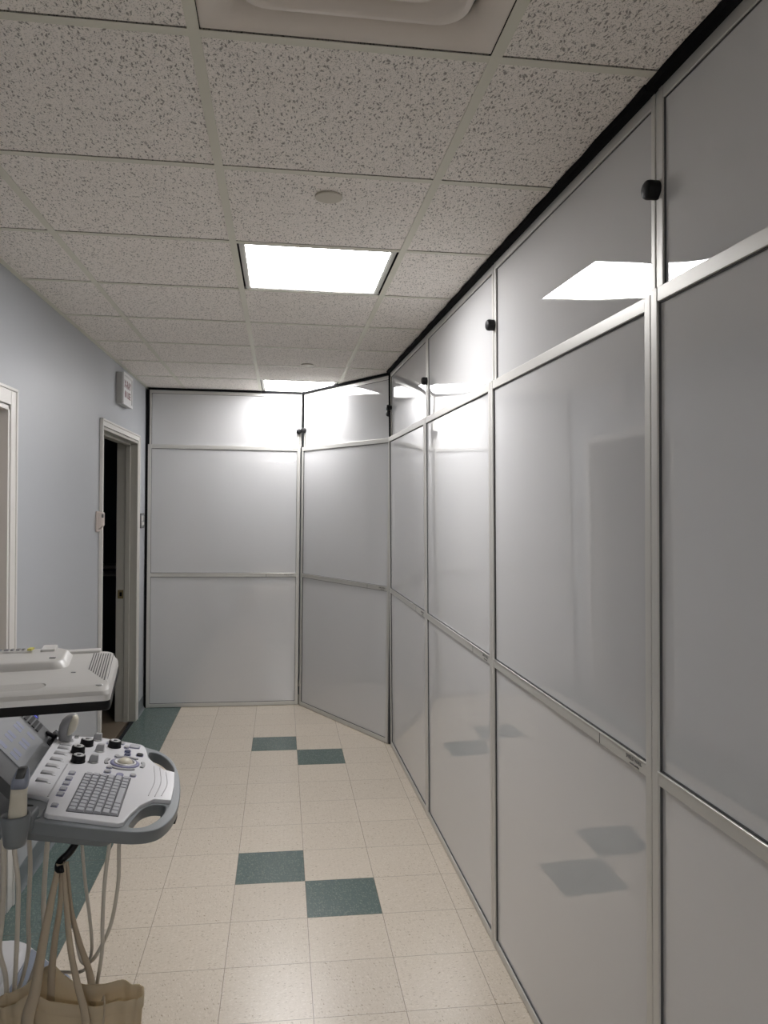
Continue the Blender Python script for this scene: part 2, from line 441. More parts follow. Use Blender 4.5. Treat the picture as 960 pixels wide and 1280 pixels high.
def baseboard(name, segs):
    bm = bmesh.new()
    for y0, y1 in segs:
        prof = [(0, .0), (.018, 0), (.012, .006), (.007, .016), (.004, .03), (.0035, .095), (.002, .102), (0, .102)]
        loft(bm, [[(WX + a, y, b) for a, b in prof] for y in (y0, y1)])
    struct(name, bm, M['cove'])
baseboard('baseboard_left', [(-5.2, D1a - .075), (D1b + .08, D2a - .05), (D2b + .075, 6.40)])

def casing(root, y0, y1, z1, w, parentname):
    bm = bmesh.new(); t_ = .016
    def leg(ya, yb, za, zb): box(bm, WX, WX + t_, ya, yb, za, zb)
    leg(y0 - w, y0 - .004, 0, z1 + w); leg(y1 + .004, y1 + w, 0, z1 + w); leg(y0 - .004, y1 + .004, z1 + .004, z1 + w)
    box(bm, WX + t_ - .002, WX + t_ + .005, y0 - w, y0 - w + .014, 0, z1 + w)
    box(bm, WX + t_ - .002, WX + t_ + .005, y1 + w - .014, y1 + w, 0, z1 + w)
    box(bm, WX + t_ - .002, WX + t_ + .005, y0 - w, y1 + w, z1 + w - .014, z1 + w)
    obj('door_casing', bm, M['trim'], root, bevel=.003)
def jamb(root, y0, y1, z1, material, stop=True, stop_x=.075):
    bm = bmesh.new(); d0, d1 = WB - .004, WX + .012
    box(bm, d0, d1, y0, y0 + .018, 0, z1); box(bm, d0, d1, y1 - .018, y1, 0, z1); box(bm, d0, d1, y0, y1, z1 - .018, z1)
    if stop:
        a = WX - stop_x; b = a + .035
        box(bm, a, b, y0 + .018, y0 + .032, 0, z1 - .018); box(bm, a, b, y1 - .032, y1 - .018, 0, z1 - .018)
        box(bm, a, b, y0 + .018, y1 - .018, z1 - .032, z1 - .018)
    obj('door_jamb', bm, material, root, bevel=.002)
# door_2 : open doorway into the dark room
d2 = bpy.data.objects.new('door_2', None); C.objects.link(d2); d2['kind'] = 'structure'
casing(d2, D2a, D2b, D2z, .048, 'door_2'); jamb(d2, D2a, D2b, D2z, M['jamb'])
bm = bmesh.new(); box(bm, -1.222, -1.180, D2b - .0205, D2b - .0175, .935, 1.0); obj('strike_plate', bm, M['brass'], d2, bevel=.001)
bm = bmesh.new(); box(bm, -1.208, -1.190, D2b - .0215, D2b - .0200, .953, .983); obj('latch_hole', bm, M['black'], d2)
# door_1 : cased opening with a closed door at the left edge
d1 = bpy.data.objects.new('door_1', None); C.objects.link(d1); d1['kind'] = 'structure'
casing(d1, D1a, D1b, D1z, .075, 'door_1'); jamb(d1, D1a, D1b, D1z, M['trim'], stop=False)
bm = bmesh.new(); box(bm, WX - .062, WX - .022, D1a + .02, D1b - .02, .008, D1z - .02); obj('door_slab', bm, M['doorface'], d1, bevel=.002)
bm = bmesh.new(); box(bm, WX - .02, WX + .03, 2.405, 2.425, .94, .96); box(bm, WX + .02, WX + .034, 2.405, 2.53, .94, .962)
obj('door_handle', bm, M['chrome'], d1, bevel=.004)

# faint rack in the dark room
t = thing('metal_rack', 'dim metal rack standing in the dark room behind the doorway', 'rack', (-1.62, 6.95, .0))
bm = bmesh.new()
box(bm, -.30, .30, -.14, .14, 1.095, 1.12); obj('top_shelf', bm, M['midgrey'], t, bevel=.003)
bm = bmesh.new(); box(bm, -.30, .30, -.14, .14, 1.03, 1.048); obj('shelf', bm, M['midgrey'], t, bevel=.003)
bm = bmesh.new(); box(bm, -.30, .30, -.14, .14, .30, .318); obj('shelf', bm, M['midgrey'], t, bevel=.003)
for sx in (-.29, .27):
    for sy in (-.13, .11):
        bm = bmesh.new(); box(bm, sx, sx + .02, sy, sy + .02, .0, 1.095); obj('post', bm, M['darkgrey'], t)

# sign over the doorway
t = thing('warning_sign', 'white box sign with red lettering on the wall above the open doorway', 'sign', (WX, 5.445, 2.425))
bm = bmesh.new(); box(bm, 0, .040, -.155, .155, -.104, .104); obj('sign_housing', bm, M['sign'], t, bevel=.004)
bm = bmesh.new()
for a, b, c, d in ((-.158, .158, .086, .107), (-.158, .158, -.107, -.086), (-.158, -.134, -.086, .086), (.134, .158, -.086, .086)):
    box(bm, .038, .050, a, b, c, d)
obj('sign_frame', bm, M['signface'], t, bevel=.002)
bm = bmesh.new(); box(bm, .038, .044, -.137, .137, -.09, .09); obj('sign_face', bm, M['signface'], t)
R = Matrix(((0, 0, 1, 0), (1, 0, 0, 0), (0, 1, 0, 0), (0, 0, 0, 1)))
text('lettering', 'X-RAY', .075, M['signred'], t, Matrix.Translation((.0446, 0, .032)) @ R)
text('lettering', 'IN USE', .066, M['signred'], t, Matrix.Translation((.0446, 0, -.036)) @ R)

# wall device left of the doorway
t = thing('wall_thermostat', 'small beige wall device beside the near jamb of the open doorway', 'thermostat', (WX, 4.785, 1.548))
bm = bmesh.new(); box(bm, 0, .012, -.036, .036, -.062, .060); obj('back_plate', bm, M['beige'], t, bevel=.003)
bm = bmesh.new(); rings = []
for x, y, z0, z1 in ((.010, .033, -.052, .057), (.034, .030, -.030, .055), (.040, .026, -.024, .050)):
    rings.append([(x, -y, z0), (x, y, z0), (x, y, z1), (x, -y, z1)])
loft(bm, rings); obj('cover', bm, M['beige'], t, bevel=.004)
bm = bmesh.new(); box(bm, .034, .042, -.032, -.008, .022, .044); obj('button', bm, M['darkgrey'], t, bevel=.002)
# switch plate right of the doorway
t = thing('wall_control', 'grey framed wall switch plate between the open doorway and the end partition', 'wall switch', (WX, 6.245, 1.52))
bm = bmesh.new()
for a, b, c, d in ((-.075, .075, .046, .058), (-.075, .075, -.058, -.046), (-.075, -.062, -.046, .046), (.062, .075, -.046, .046)): box(bm, 0, .014, a, b, c, d)
obj('surround', bm, M['darkgrey'], t, bevel=.002)
bm = bmesh.new(); box(bm, 0, .010, -.063, .063, -.047, .047); obj('plate', bm, M['midgrey'], t)
for y, z, a, b, mm in ((-.028, .018, .022, .018, 'white_pl'), (.028, .018, .022, .018, 'midgrey'), (0, -.022, .045, .012, 'white_pl')):
    bm = bmesh.new(); box(bm, .009, .016, y - a, y + a, z - b, z + b); obj('button', bm, M[mm], t, bevel=.002)

# ------------------------------------------------------------------ partition panels
def sheet(name, parent, x0, x1, z0, z1, y, seed, amp=.0010, wob=.00015):
    rnd = random.Random(seed); ph = [rnd.uniform(0, 6.28) for _ in range(8)]; k = [rnd.uniform(.6, 1.5) for _ in range(4)]
    bm = bmesh.new(); nx, nz = 36, 36; G = []
    for j in range(nz + 1):
        row = []
        for i in range(nx + 1):
            # denser near the edges
            u = .5 - .5 * math.cos(PI * i / nx); v = .5 - .5 * math.cos(PI * j / nz)
            eu = 1 - (2 * u - 1) ** 10; ev = 1 - (2 * v - 1) ** 10
            d = amp * (1 - eu * ev)
            d += wob * eu * ev * (math.sin(5.2 * k[0] * u + ph[0]) * math.sin(4.1 * k[1] * v + ph[1]) + .6 * math.sin(9 * k[2] * v + ph[2]) * math.sin(7 * k[3] * u + ph[3]))
            row.append(bm.verts.new((x0 + (x1 - x0) * u, y + d, z0 + (z1 - z0) * v)))
        G.append(row)
    for j in range(nz):
        for i in range(nx): bm.faces.new((G[j][i], G[j][i + 1], G[j + 1][i + 1], G[j + 1][i]))
    o = obj(name, bm, M['sheet'], parent, smooth=True)
    s = o.modifiers.new('thick', 'SOLIDIFY'); s.thickness = .003; s.offset = 0
    return o

def frame_rect(bm, x0, x1, z0, z1, w, y0, y1, wt=None, wb=None):
    wt = wt or w; wb = wb or w
    box(bm, x0, x0 + w, y0, y1, z0, z1); box(bm, x1 - w, x1, y0, y1, z0, z1)
    box(bm, x0 + w, x1 - w, y0 + .001, y1, z1 - wt, z1); box(bm, x0 + w, x1 - w, y0 + .001, y1, z0, z0 + wb)

def panel(label, p0, p1, lean, seed, group='white partition panels', knobs=(), zt=2.131, zu=2.572, foam_l=0, foam_r=0, sticker=True, top_off=.0, channel=True):
    p0 = Vector(p0); p1 = Vector(p1); d = p1 - p0; w = d.length
    t = thing('partition_panel', label, 'partition panel', (p0.x, p0.y, 0.0), math.atan2(d.y, d.x), group)
    t.rotation_mode = 'XYZ'
    t.matrix_world = Matrix.Translation((p0.x, p0.y, .003)) @ Matrix.Rotation(math.atan2(d.y, d.x), 4, 'Z') @ Matrix.Rotation(lean, 4, 'X')
    SW = .027
    bm = bmesh.new(); frame_rect(bm, .001, w - .001, .0, zt, SW, 0, .034, .032, .030)
    obj('lower_frame', bm, M['alu'], t, bevel=.0018)
    bm = bmesh.new(); box(bm, SW, w - SW, .001, .030, 1.060, 1.090)
    box(bm, SW, w - SW, -.0015, .004, 1.0875, 1.0915, 1)  # bright strip stands in for the highlight on the rail's chamfer
    obj('middle_rail', bm, [M['alu'], M['alu_edge']], t, bevel=.001)
    # dark strips round every sheet, painting the shadow line of its recess
    bm = bmesh.new()
    for z0, z1 in ((.030, 1.060), (1.090, zt - .032)):
        frame_rect(bm, SW, w - SW, z0, z1, .003, .0045, .02)
    obj('gasket', bm, M['dark_gasket'], t)
    sheet('lower_sheet', t, SW + .002, w - SW - .002, .032, 1.060, .010, seed)
    sheet('middle_sheet', t, SW + .002, w - SW - .002, 1.090, zt - .033, .010, seed + 1)
    # raised extension, slides up behind the lower frame
    ux = .008; UW = .017; zb = zt - .03
    bm = bmesh.new(); frame_rect(bm, ux, w - ux, zb, zu, UW, .016, .040, .027, .02)
    obj('upper_frame', bm, M['alu'], t, bevel=.0015)
    bm = bmesh.new(); frame_rect(bm, ux + UW, w - ux - UW, zt - .012, zu - .027, .0025, .020, .034); obj('gasket', bm, M['dark_gasket'], t)  # painted recess shadow line round the upper sheet
    sheet('upper_sheet', t, ux + UW + .001, w - ux - UW - .001, zt - .012, zu - .027, .024, seed + 2, amp=.0007, wob=.00014)
    # black foam crown pressed against the ceiling
    bm = bmesh.new(); rings = []; n = 14
    for i in range(n + 1):
        x = (w) * i / n; b = .002 * math.sin(i * 2.3 + seed)
        rings.append([(x, -.006 - b, zu - .001), (x, -.010 - b, zu + .008), (x, -.010 - b, zu + .0125), (x, .052, zu + .0125), (x, .052, zu - .001)])
    loft(bm, rings); obj('foam_crown', bm, M['foam'], t, smooth=False)
    # vertical filler at the joint with the next panel
    if channel:
        bm = bmesh.new(); box(bm, w - .0125, w + .0125, .034, .046, zt, zu, 0); box(bm, w - .0058, w + .0058, .018, .034, zt, zu, 1); obj('joint_channel', bm, [M['dark_gasket'], M['alu']], t, bevel=.001)
    if foam_l:
        bm = bmesh.new(); box(bm, -foam_l, .0, .004, .04, 0, zt, 0); box(bm, -foam_l, ux, .006, .04, zt, zu); obj('foam_seal', bm, M['foam'], t)
    if foam_r:
        bm = bmesh.new(); box(bm, w, w + foam_r, .004, .04, 0, zt, 0); box(bm, w - ux, w + foam_r, .006, .04, zt, zu); obj('corner_seal', bm, M['dark_gasket'], t)
    for (x, z) in knobs:
        bm = bmesh.new(); ax, ay, az = Vector((1, 0, 0)), Vector((0, 0, 1)), Vector((0, -1, 0))
        lathe(bm, [(.0185, -.022), (.0205, -.010), (.0205, .002), (.021, .004), (.021, .010), (.0195, .016), (.014, .020), (.006, .021), (.001, .0212)], (x, .006, z), 28, ax, ay, az)
        k = obj('locking_knob', bm, M['knob'], t, smooth=True, bevel=.001)
    if sticker:
        R2 = Matrix(((1, 0, 0, 0), (0, 0, -1, 0), (0, 1, 0, 0), (0, 0, 0, 1)))
        text('sticker_text', 'SHIELD WALL', .0125, M['ink'], t, Matrix.Translation((w - .085, -.0002, 1.0785)) @ R2, .0002)
        text('sticker_text', 'patents pending', .0072, M['ink'], t, Matrix.Translation((w - .082, -.0002, 1.0675)) @ R2, .0002)
        bm = bmesh.new(); box(bm, w - .272, w - .270, .0002, .004, 1.0605, 1.0885); obj('rail_joint', bm, M['dark_gasket'], t)
    return t

GP = 'tall glossy white partition panels in aluminium frames'
panel('end partition panel facing down the corridor, beside the open doorway', (-1.074, 6.398), (.150, 6.398), 0, 11, GP, knobs=((1.208, 2.262),), foam_l=.018, zu=2.573)
panel('slanted partition panel between the end panel and the long right wall', (.158, 6.394), (.747, 5.293), 0, 21, GP, knobs=((.018, 2.268), (1.218, 2.300)), channel=False, foam_r=.014)
bx = lambda y: .868 - .0195 * y
LEAN = .0195
ys = [5.262, 4.041, 2.820, 1.599, .378]
labs = ['farthest and narrowest-looking panel of the right partition wall, at the corner',
        'second panel from the corner of the right partition wall',
        'large panel of the right partition wall reflecting a ceiling light and the doorway',
        'nearest panel of the right partition wall, cut off by the right edge']
for i in range(4):
    kn = [(1.222, (2.325, 2.343, 2.358, 2.36)[i])]
    if i == 0: kn.append((.010, 2.332))
    panel(labs[i], (bx(ys[i]), ys[i], 0), (bx(ys[i + 1] + .0), ys[i + 1] + .0, 0), LEAN, 31 + 10 * i, GP, knobs=kn, zt=(2.130, 2.130, 2.131, 2.139)[i], zu=(2.572, 2.573, 2.574, 2.575)[i],
          foam_l=.012 if i == 0 else 0)

# ------------------------------------------------------------------ ultrasound machine
TH = math.radians(4.3)
O = Vector((-.444, 1.986, .93)); Vv = Vector((-math.sin(TH), math.cos(TH), 0))
Ud = Vector((math.cos(TH), math.sin(TH), -.18)).normalized(); Nn = Ud.cross(Vv)
MB = Vector((-.85, 2.10, 0))
um = thing('ultrasound_machine', 'white and grey ultrasound machine with flipped-down monitor and control deck by the left wall', 'ultrasound machine', MB)
def W(u, v, h): return O + Ud * u + Vv * v + Nn * h - MB
def P(x, y, z): return Vector((x, y, z)) - MB

deck_out = [(-.176, -.035), (-.182, .20), (-.185, .405), (-.165, .432), (-.123, .440), (-.07, .458), (.0, .446), (.055, .436), (.070, .420), (.0775, .395), (.090, .325), (.1137, .279), (.1404, .241), (.1727, .227),
            (.1775, .12), (.1752, .0181), (.1318, .0141), (.1046, -.0311), (.0879, -.0882), (.077, -.146), (.066, -.156), (-.09, -.146), (-.1000, -.138), (-.108, -.058), (-.125, -.046)]
bm = bmesh.new(); prism(bm, deck_out, [], -.010, .004, W); obj('control_deck', bm, M['white_deck'], um, bevel=.003)

hole_n = smooth_loop([(.090, -.142), (.1, -.075), (.112, -.028), (.136, .002), (.163, .002), (.163, -.045), (.150, -.092), (.132, -.126), (.112, -.143)], 3)
hole_f = smooth_loop([(.086, .392), (.098, .335), (.118, .288), (.145, .248), (.168, .236), (.166, .285), (.146, .35), (.122, .390), (.100, .404)], 3)
body_out = smooth_loop([(-.19, -.05), (-.19, .2), (-.19, .40), (-.15, .448), (-.05, .470), (.03, .458), (.085, .440), (.125, .412), (.158, .355), (.180, .27), (.193, .16), (.197, .05), (.192, -.03), (.178, -.095), (.155, -.142), (.115, -.168), (.06, -.174), (-.05, -.172), (-.105, -.168), (-.160, -.155)], 4)
def inset(loop, d):
    n = len(loop); out = []
    for i in range(n):
        a = Vector(loop[i - 1]); b = Vector(loop[(i + 1) % n]); t_ = (b - a).normalized(); out.append((loop[i][0] + t_.y * d, loop[i][1] - t_.x * d))
    return out
bm = bmesh.new(); prism(bm, body_out, [hole_n, hole_f], -.036, -.006, W); obj('console_body', bm, M['grey_pl'], um, bevel=.009, seg=4)
tray = round_rect(-.17, .060, -.150, .40, .03)
bm = bmesh.new(); loft(bm, [[W(u, v, -.034) for u, v in tray], [W(u * .97, v * .97, -.060) for u, v in tray]]); obj('under_tray', bm, M['grey_pl'], um, bevel=.005)
# raised white palm rest with three grooves: dark hair-lines
for (a, b, c) in (((.112, .2533), (.1235, .14), (.117, .0288)), ((.129, .246), (.1405, .135), (.133, .028)), ((.1479, .2187), (.1575, .125), (.149, .038))):
    bm = bmesh.new(); tube(bm, [W(*a, .0042), W(*b, .0042), W(*c, .0042)], .0011, 6, 8); obj('groove_line', bm, M['midgrey'], um)

# keyboard
kb = [(-.0555, -.118), (.0598, -.118), (.0598, .138), (-.0555, .138)]
bm = bmesh.new(); prism(bm, round_rect(-.0575, .0618, -.120, .140, .003), [], .003, .0052, W); kbo = obj('keyboard', bm, M['keybed'], um)
nu, nv = 6, 12
for i in range(nu):
    du = (.0598 + .0555) / nu; u0 = -.0555 + du * i
    spans = []; rows = nv
    dv = (.138 + .118) / rows
    if i == nu - 1: spans = [(0, 1), (1, 2), (2, 3), (3, 8), (8, 9), (9, 10), (10, 11), (11, 12)]
    elif i == 3: spans = [(0, 1.6)] + [(1.6 + k, 2.6 + k) for k in range(9)] + [(10.6, 12)]
    elif i == 4: spans = [(0, 1.3)] + [(1.3 + k, 2.3 + k) for k in range(9)] + [(10.3, 12)]
    else: spans = [(k, k + 1) for k in range(12)]
    for a, b in spans:
        if i == nu - 1: a, b = a, b
        v0, v1 = -.118 + dv * a, -.118 + dv * b
        bm = bmesh.new(); uu0, uu1 = u0 + .0013, u0 + du - .0013; vv0, vv1 = v0 + .0013, v1 - .0013; s = .0016
        loft(bm, [[W(uu0, vv0, .005), W(uu1, vv0, .005), W(uu1, vv1, .005), W(uu0, vv1, .005)],
                  [W(uu0 + s, vv0 + s, .0105), W(uu1 - s, vv0 + s, .0095), W(uu1 - s, vv1 - s, .0095), W(uu0 + s, vv1 - s, .0105)]])
        obj('key', bm, M['key'], kbo)

def dial(name, u, v, prof, mats, n=24, tilt=0):
    bm = bmesh.new(); lathe(bm, prof, W(u, v, 0), n, Ud, Vv, Nn)
    return obj(name, bm, mats, um, smooth=True, bevel=.0006)
for u, v in ((-.0915, .366), (-.104, .296), (-.0904, .2165 + .005), (-.0145, .383)):
    d = dial('rotary_dial', u, v, [(.0195, .003), (.0195, .007), (.0182, .008), (.0180, .020), (.0165, .0225), (.002, .0225)], M['black'])
    bm = bmesh.new(); lathe(bm, [(.0140, .0222), (.0140, .0238), (.0125, .0245), (.0085, .0232), (.001, .0232)], W(u, v, 0), 24, Ud, Vv, Nn)
    obj('dial_cap', bm, M['silver'], d, smooth=True)
    bm = bmesh.new(); lathe(bm, [(.006, .0230), (.0055, .0245), (.001, .0246)], W(u, v, 0), 16, Ud, Vv, Nn); obj('dial_center', bm, M['darkgrey'], d, smooth=True)
def rocker(u, v, s=1.):
    bm = bmesh.new(); lathe(bm, [(.012 * s, .003), (.012 * s, .006), (.0115 * s, .0075), (.001, .008)], W(u, v, 0), 20, Ud, Vv, Nn)
    d = obj('toggle_knob', bm, M['silver'], um, smooth=True)
    bm = bmesh.new(); a = round_rect(-.0105 * s, .0105 * s, -.0085 * s, .0085 * s, .003)
    loft(bm, [[W(u + p, v + q, .007) for p, q in a], [W(u + p * .9, v + q * .8, .018 * s) for p, q in a], [W(u + p * .7 + .002, v + q * .65, .022 * s) for p, q in a]])
    obj('toggle_grip', bm, M['midgrey'], d, bevel=.001)
for u, v in ((-.0696, .425), (-.0487, .327), (-.0508, .2308)): rocker(u, v, 1.15)
rocker(-.1289, .4225, .6)
# trackball
bm = bmesh.new(); c = (.032, .249)
lathe(bm, [(.040, .003), (.040, .006), (.036, .0078), (.031, .0078), (.027, .004)], W(*c, 0), 40, Ud, Vv, Nn); tb = obj('trackball_ring', bm, M['violet'], um, smooth=True)
bm = bmesh.new(); lathe(bm, [(.0305, .004), (.0305, .0092), (.024, .0102), (.0235, .006)], W(*c, 0), 40, Ud, Vv, Nn); obj('inner_ring', bm, M['silver'], tb, smooth=True)
bm = bmesh.new(); lathe(bm, [(.0215 * math.cos(a), .004 + .0165 * math.sin(a)) for a in [0, .2, .4, .6, .8, 1.0, 1.2, 1.4, 1.55]], W(*c, 0), 28, Ud, Vv, Nn); obj('trackball', bm, M['ivory'], tb, smooth=True)
def button(u, v, lu, lv, h=.008, m='midgrey', rot=0, r=.003, rim=True):
    ca, sa = math.cos(rot), math.sin(rot)
    def Q(p, q, hh): return W(u + p * ca - q * sa, v + p * sa + q * ca, hh)
    bm = bmesh.new()
    if rim:
        a = round_rect(-lu - .0018, lu + .0018, -lv - .0018, lv + .0018, r + .001, 3)
        loft(bm, [[Q(p, q, .003) for p, q in a], [Q(p, q, .0052) for p, q in a]], mi=1)
    a = round_rect(-lu, lu, -lv, lv, min(r, lu * .95, lv * .95), 3)
    loft(bm, [[Q(p, q, .004) for p, q in a], [Q(p, q, h - .001) for p, q in a], [Q(p * .88, q * .88, h) for p, q in a]])
    obj('button', bm, [M[m], M['violet']], um, smooth=False)
def arc_button(r0, r1, a0, a1, m='midgrey'):
    bm = bmesh.new(); n = 9; out = []
    for k in range(n + 1): a = a0 + (a1 - a0) * k / n; out.append((c[0] + r1 * math.cos(a), c[1] + r1 * math.sin(a)))
    for k in range(n, -1, -1): a = a0 + (a1 - a0) * k / n; out.append((c[0] + r0 * math.cos(a), c[1] + r0 * math.sin(a)))
    prism(bm, out, [], .003, .0075, W); obj('button', bm, M[m], um, bevel=.001)
for a in (0, PI / 2, PI, 3 * PI / 2):
    w_ = .42 if a in (0, PI) else .62
    arc_button(.046, .056, a - w_, a + w_)
for u, v, lu, lv, m in ((-.004, .2, .007, .007, 'midgrey'), (-.004, .168, .008, .010, 'midgrey'), (.030, .152, .008, .012, 'violet'), (.064, .16, .007, .010, 'midgrey'), (.004, .300, .006, .010, 'midgrey'),
                        (.0275, .3520, .008, .011, 'navy'), (.0304, .3240, .008, .011, 'navy'), (.0645, .3316, .009, .012, 'black'), (-.031, .4118, .008, .014, 'midgrey'), (.002, .421, .008, .012, 'midgrey'),
                        (.020, .388, .006, .010, 'midgrey'), (.0425, .4033, .014, .015, 'key')):
    button(u, v, lu, lv, m=m, r=.006)
for v in (.1274, .0858, .0528, .0132, -.0222): button(-.0885, v, .0068, .011, m='key', r=.002)
button(-.0873, -.0925, .006, .009, m='key', r=.001)
# slider column with shrinking paddles
for k, v in enumerate((.352, .318, .27, .2186, .166, .111, .054)):
    s = .8 + .06 * k
    bm = bmesh.new(); uc = -.1455
    prof = [W(uc - .018, v - .011, .003), W(uc + .018, v - .011, .003), W(uc + .018, v + .011, .003), W(uc - .018, v + .011, .003)]
    top = [W(uc - .014, v - .008, .009), W(uc + .010, v - .008, .007), W(uc + .010, v + .008, .007), W(uc - .014, v + .008, .009)]
    loft(bm, [prof, top]); obj('slider_key', bm, M['midgrey'], um, bevel=.002)
    bm = bmesh.new(); prism(bm, [(uc + .012, v - .015), (uc + .022, v - .015), (uc + .022, v - .0135), (uc + .012, v - .0135)], [], .0035, .0048, W); obj('slider_mark', bm, M['silver'], um)
# raised ridge between slider column and the square keys
bm = bmesh.new(); prism(bm, [(-.114, -.045), (-.110, -.045), (-.110, .19), (-.114, .19)], [], .003, .0055, W); obj('ridge', bm, M['midgrey'], um, bevel=.001)

# touch screen hinged along the back of the deck
PH = math.radians(38)
def Sx(l, v, h=0):     # l: along the slope, h: off its face
    return W(-.188, v, .0) + (-Ud * math.cos(PH) + Nn * math.sin(PH)) * l + (Ud * math.sin(PH) + Nn * math.cos(PH)) * h
bm = bmesh.new(); prism(bm, round_rect(-.004, .215, -.02, .425, .01), [], -.028, -.002, Sx); ts = obj('touch_panel', bm, M['bezel'], um, bevel=.003)
bm = bmesh.new(); prism(bm, round_rect(.022, .200, .086, .325, .003), [], -.004, .0005, Sx); obj('touch_screen', bm, M['screen'], ts)
for k in range(7):
    for j in range(2):
        l0 = .045 + .042 * j; v0 = .105 + .029 * k
        if (k + j) % 3 == 2: continue
        bm = bmesh.new(); prism(bm, round_rect(l0, l0 + .028, v0, v0 + .020, .003), [], 0, .0009, Sx); obj('screen_icon', bm, M['screenico'], ts)
for k in range(6):
    bm = bmesh.new(); l0 = .050 + .0155 * k; prism(bm, [(l0, .350), (l0 + .0105, .350), (l0 + .0105, .412), (l0, .412)], [], -.003, .0006, Sx); obj('vent_slot', bm, M['black'], ts)
bm = bmesh.new(); prism(bm, [(.078, .4235), (.145, .4235), (.145, .4275), (.078, .4275)], [], -.012, .001, Sx); obj('light_strip', bm, M['glowblue'], ts)
bm = bmesh.new(); tube(bm, [Sx(.028, .395, 0), Sx(.014, .375, .012), Sx(.004, .392, .012), Sx(.006, .43, .004)], .006, 8, 6); obj('hinge_loop', bm, M['black'], ts, smooth=True)
bm = bmesh.new(); prism(bm, round_rect(-.020, .012, .34, .47, .008), [], -.03, .000, Sx); obj('hinge_cover', bm, M['black'], ts, bevel=.004)
# cup holder behind the panel
bm = bmesh.new(); lathe(bm, [(.022, -.05), (.030, -.02), (.032, .03), (.029, .032), (.026, .0)], Sx(.10, .47, -.03), 24); obj('gel_holder', bm, M['navy'], um, smooth=True)
# near-left block with a slotted cable guide
bm = bmesh.new(); prism(bm, round_rect(-.178, -.106, -.150, -.060, .008), [], -.045, -.0035, W); blk = obj('cable_guide', bm, M['grey_pl'], um, bevel=.003)
bm = bmesh.new(); prism(bm, round_rect(-.150, -.134, -.152, -.085, .004), [], -.04, -.0025, W); obj('guide_slot', bm, M['black'], blk)
# probe cup at the near side
pc = (-.5665, 1.775)
def cup(name, x, y, z0, z1, r0, r1, m):
    bm = bmesh.new(); c0 = P(x, y, 0)
    loft(bm, [disc_ring(c0 + Vector((0, 0, z)), r, 24) for z, r in ((z0, r0 * .9), (z0 + .006, r0), (z1 - .004, r1), (z1, r1 - .003), (z1 - .006, r1 - .006), (z1 - .03, r0 - .008))])
    return obj(name, bm, m, um, smooth=True)
cup('probe_cup', pc[0] - .009, pc[1] + .006, .905, .975, .024, .032, M['grey_pl'])
bm = bmesh.new(); box(bm, *(lambda a, b: (a.x, b.x, a.y, b.y, a.z, b.z))(P(-.61, 1.792, .925), P(-.545, 1.852, .965))); obj('cup_bracket', bm, M['grey_pl'], um, bevel=.006)
cup('probe_cup', -.625, 2.362, .915, .962, .020, .024, M['midgrey'])
bm = bmesh.new(); box(bm, *(lambda a, b: (a.x, b.x, a.y, b.y, a.z, b.z))(P(-.66, 2.375, .925), P(-.60, 2.42, .95))); obj('cup_bracket', bm, M['bezel'], um, bevel=.006)
# bag hook under the deck
bm = bmesh.new()
tube(bm, [P(-.462, 1.88, .885), P(-.468, 1.865, .868), P(-.480, 1.855, .850), P(-.492, 1.850, .840), P(-.499, 1.842, .832), P(-.496, 1.830, .825), P(-.486, 1.824, .828)], .0085, 10, 5)
obj('bag_hook', bm, M['black'], um, smooth=True)
# foot bumper under handle front
bm = bmesh.new(); box(bm, *(lambda a, b: (a.x, b.x, a.y, b.y, a.z, b.z))(P(-.300, 2.02, .838), P(-.262, 2.06, .868))); obj('front_latch', bm, M['black'], um, bevel=.004)
# support arm, column, base
bm = bmesh.new(); rings = []
for x, y0, y1, z0, z1 in ((-.50, 2.00, 2.20, .845, .872), (-.66, 1.98, 2.22, .835, .885), (-.80, 1.97, 2.23, .80, .91), (-1.00, 1.97, 2.23, .78, .92)):
    rings.append([P(x, y0, z0), P(x, y1, z0), P(x, y1, z1), P(x, y0, z1)])
loft(bm, rings); obj('support_arm', bm, M['grey_pl'], um, bevel=.012)
bm = bmesh.new(); rings = [[P(*q, z) for q in round_rect(x0, x1, y0, y1, .03)] for z, x0, x1, y0, y1 in ((.30, -1.03, -.80, 1.93, 2.27), (.60, -1.03, -.845, 1.96, 2.24), (.88, -1.03, -.86, 1.97, 2.23))]
loft(bm, rings); obj('column', bm, M['white_pl'], um, bevel=.006)
bm = bmesh.new(); rings = []
for z, x1, y0, y1, r in ((.10, -.63, 1.83, 2.46, .05), (.17, -.600, 1.82, 2.48, .07), (.225, -.615, 1.83, 2.47, .08)):
    rings.append([P(*q, z) for q in round_rect(-1.04, x1, y0, y1, r, 6)])
loft(bm, rings); base = obj('base', bm, M['base_b'], um, bevel=.008)
bm = bmesh.new(); rings = []
for z, x1, y0, y1, r in ((.223, -.650, 1.85, 2.450, .05), (.268, -.665, 1.86, 2.440, .05), (.338, -.722, 1.88, 2.425, .06), (.352, -.74, 1.90, 2.41, .05)):
    rings.append([P(*q, z) for q in round_rect(-1.03, x1, y0, y1, r, 6)])
loft(bm, rings); obj('base_cover', bm, M['base_w'], um, bevel=.01, seg=3)
bm = bmesh.new()
loft(bm, [[P(-.724, 1.98, .335), P(-.724, 2.38, .335), P(-.664, 2.40, .262), P(-.664, 1.98, .262)], [P(-.717, 1.98, .3405), P(-.717, 2.38, .3405), P(-.658, 2.40, .2675), P(-.658, 1.98, .2675)]])
obj('base_front_cover', bm, M['base_b'], um, bevel=.002)  # slab carries the front slope's shade in its darker colour
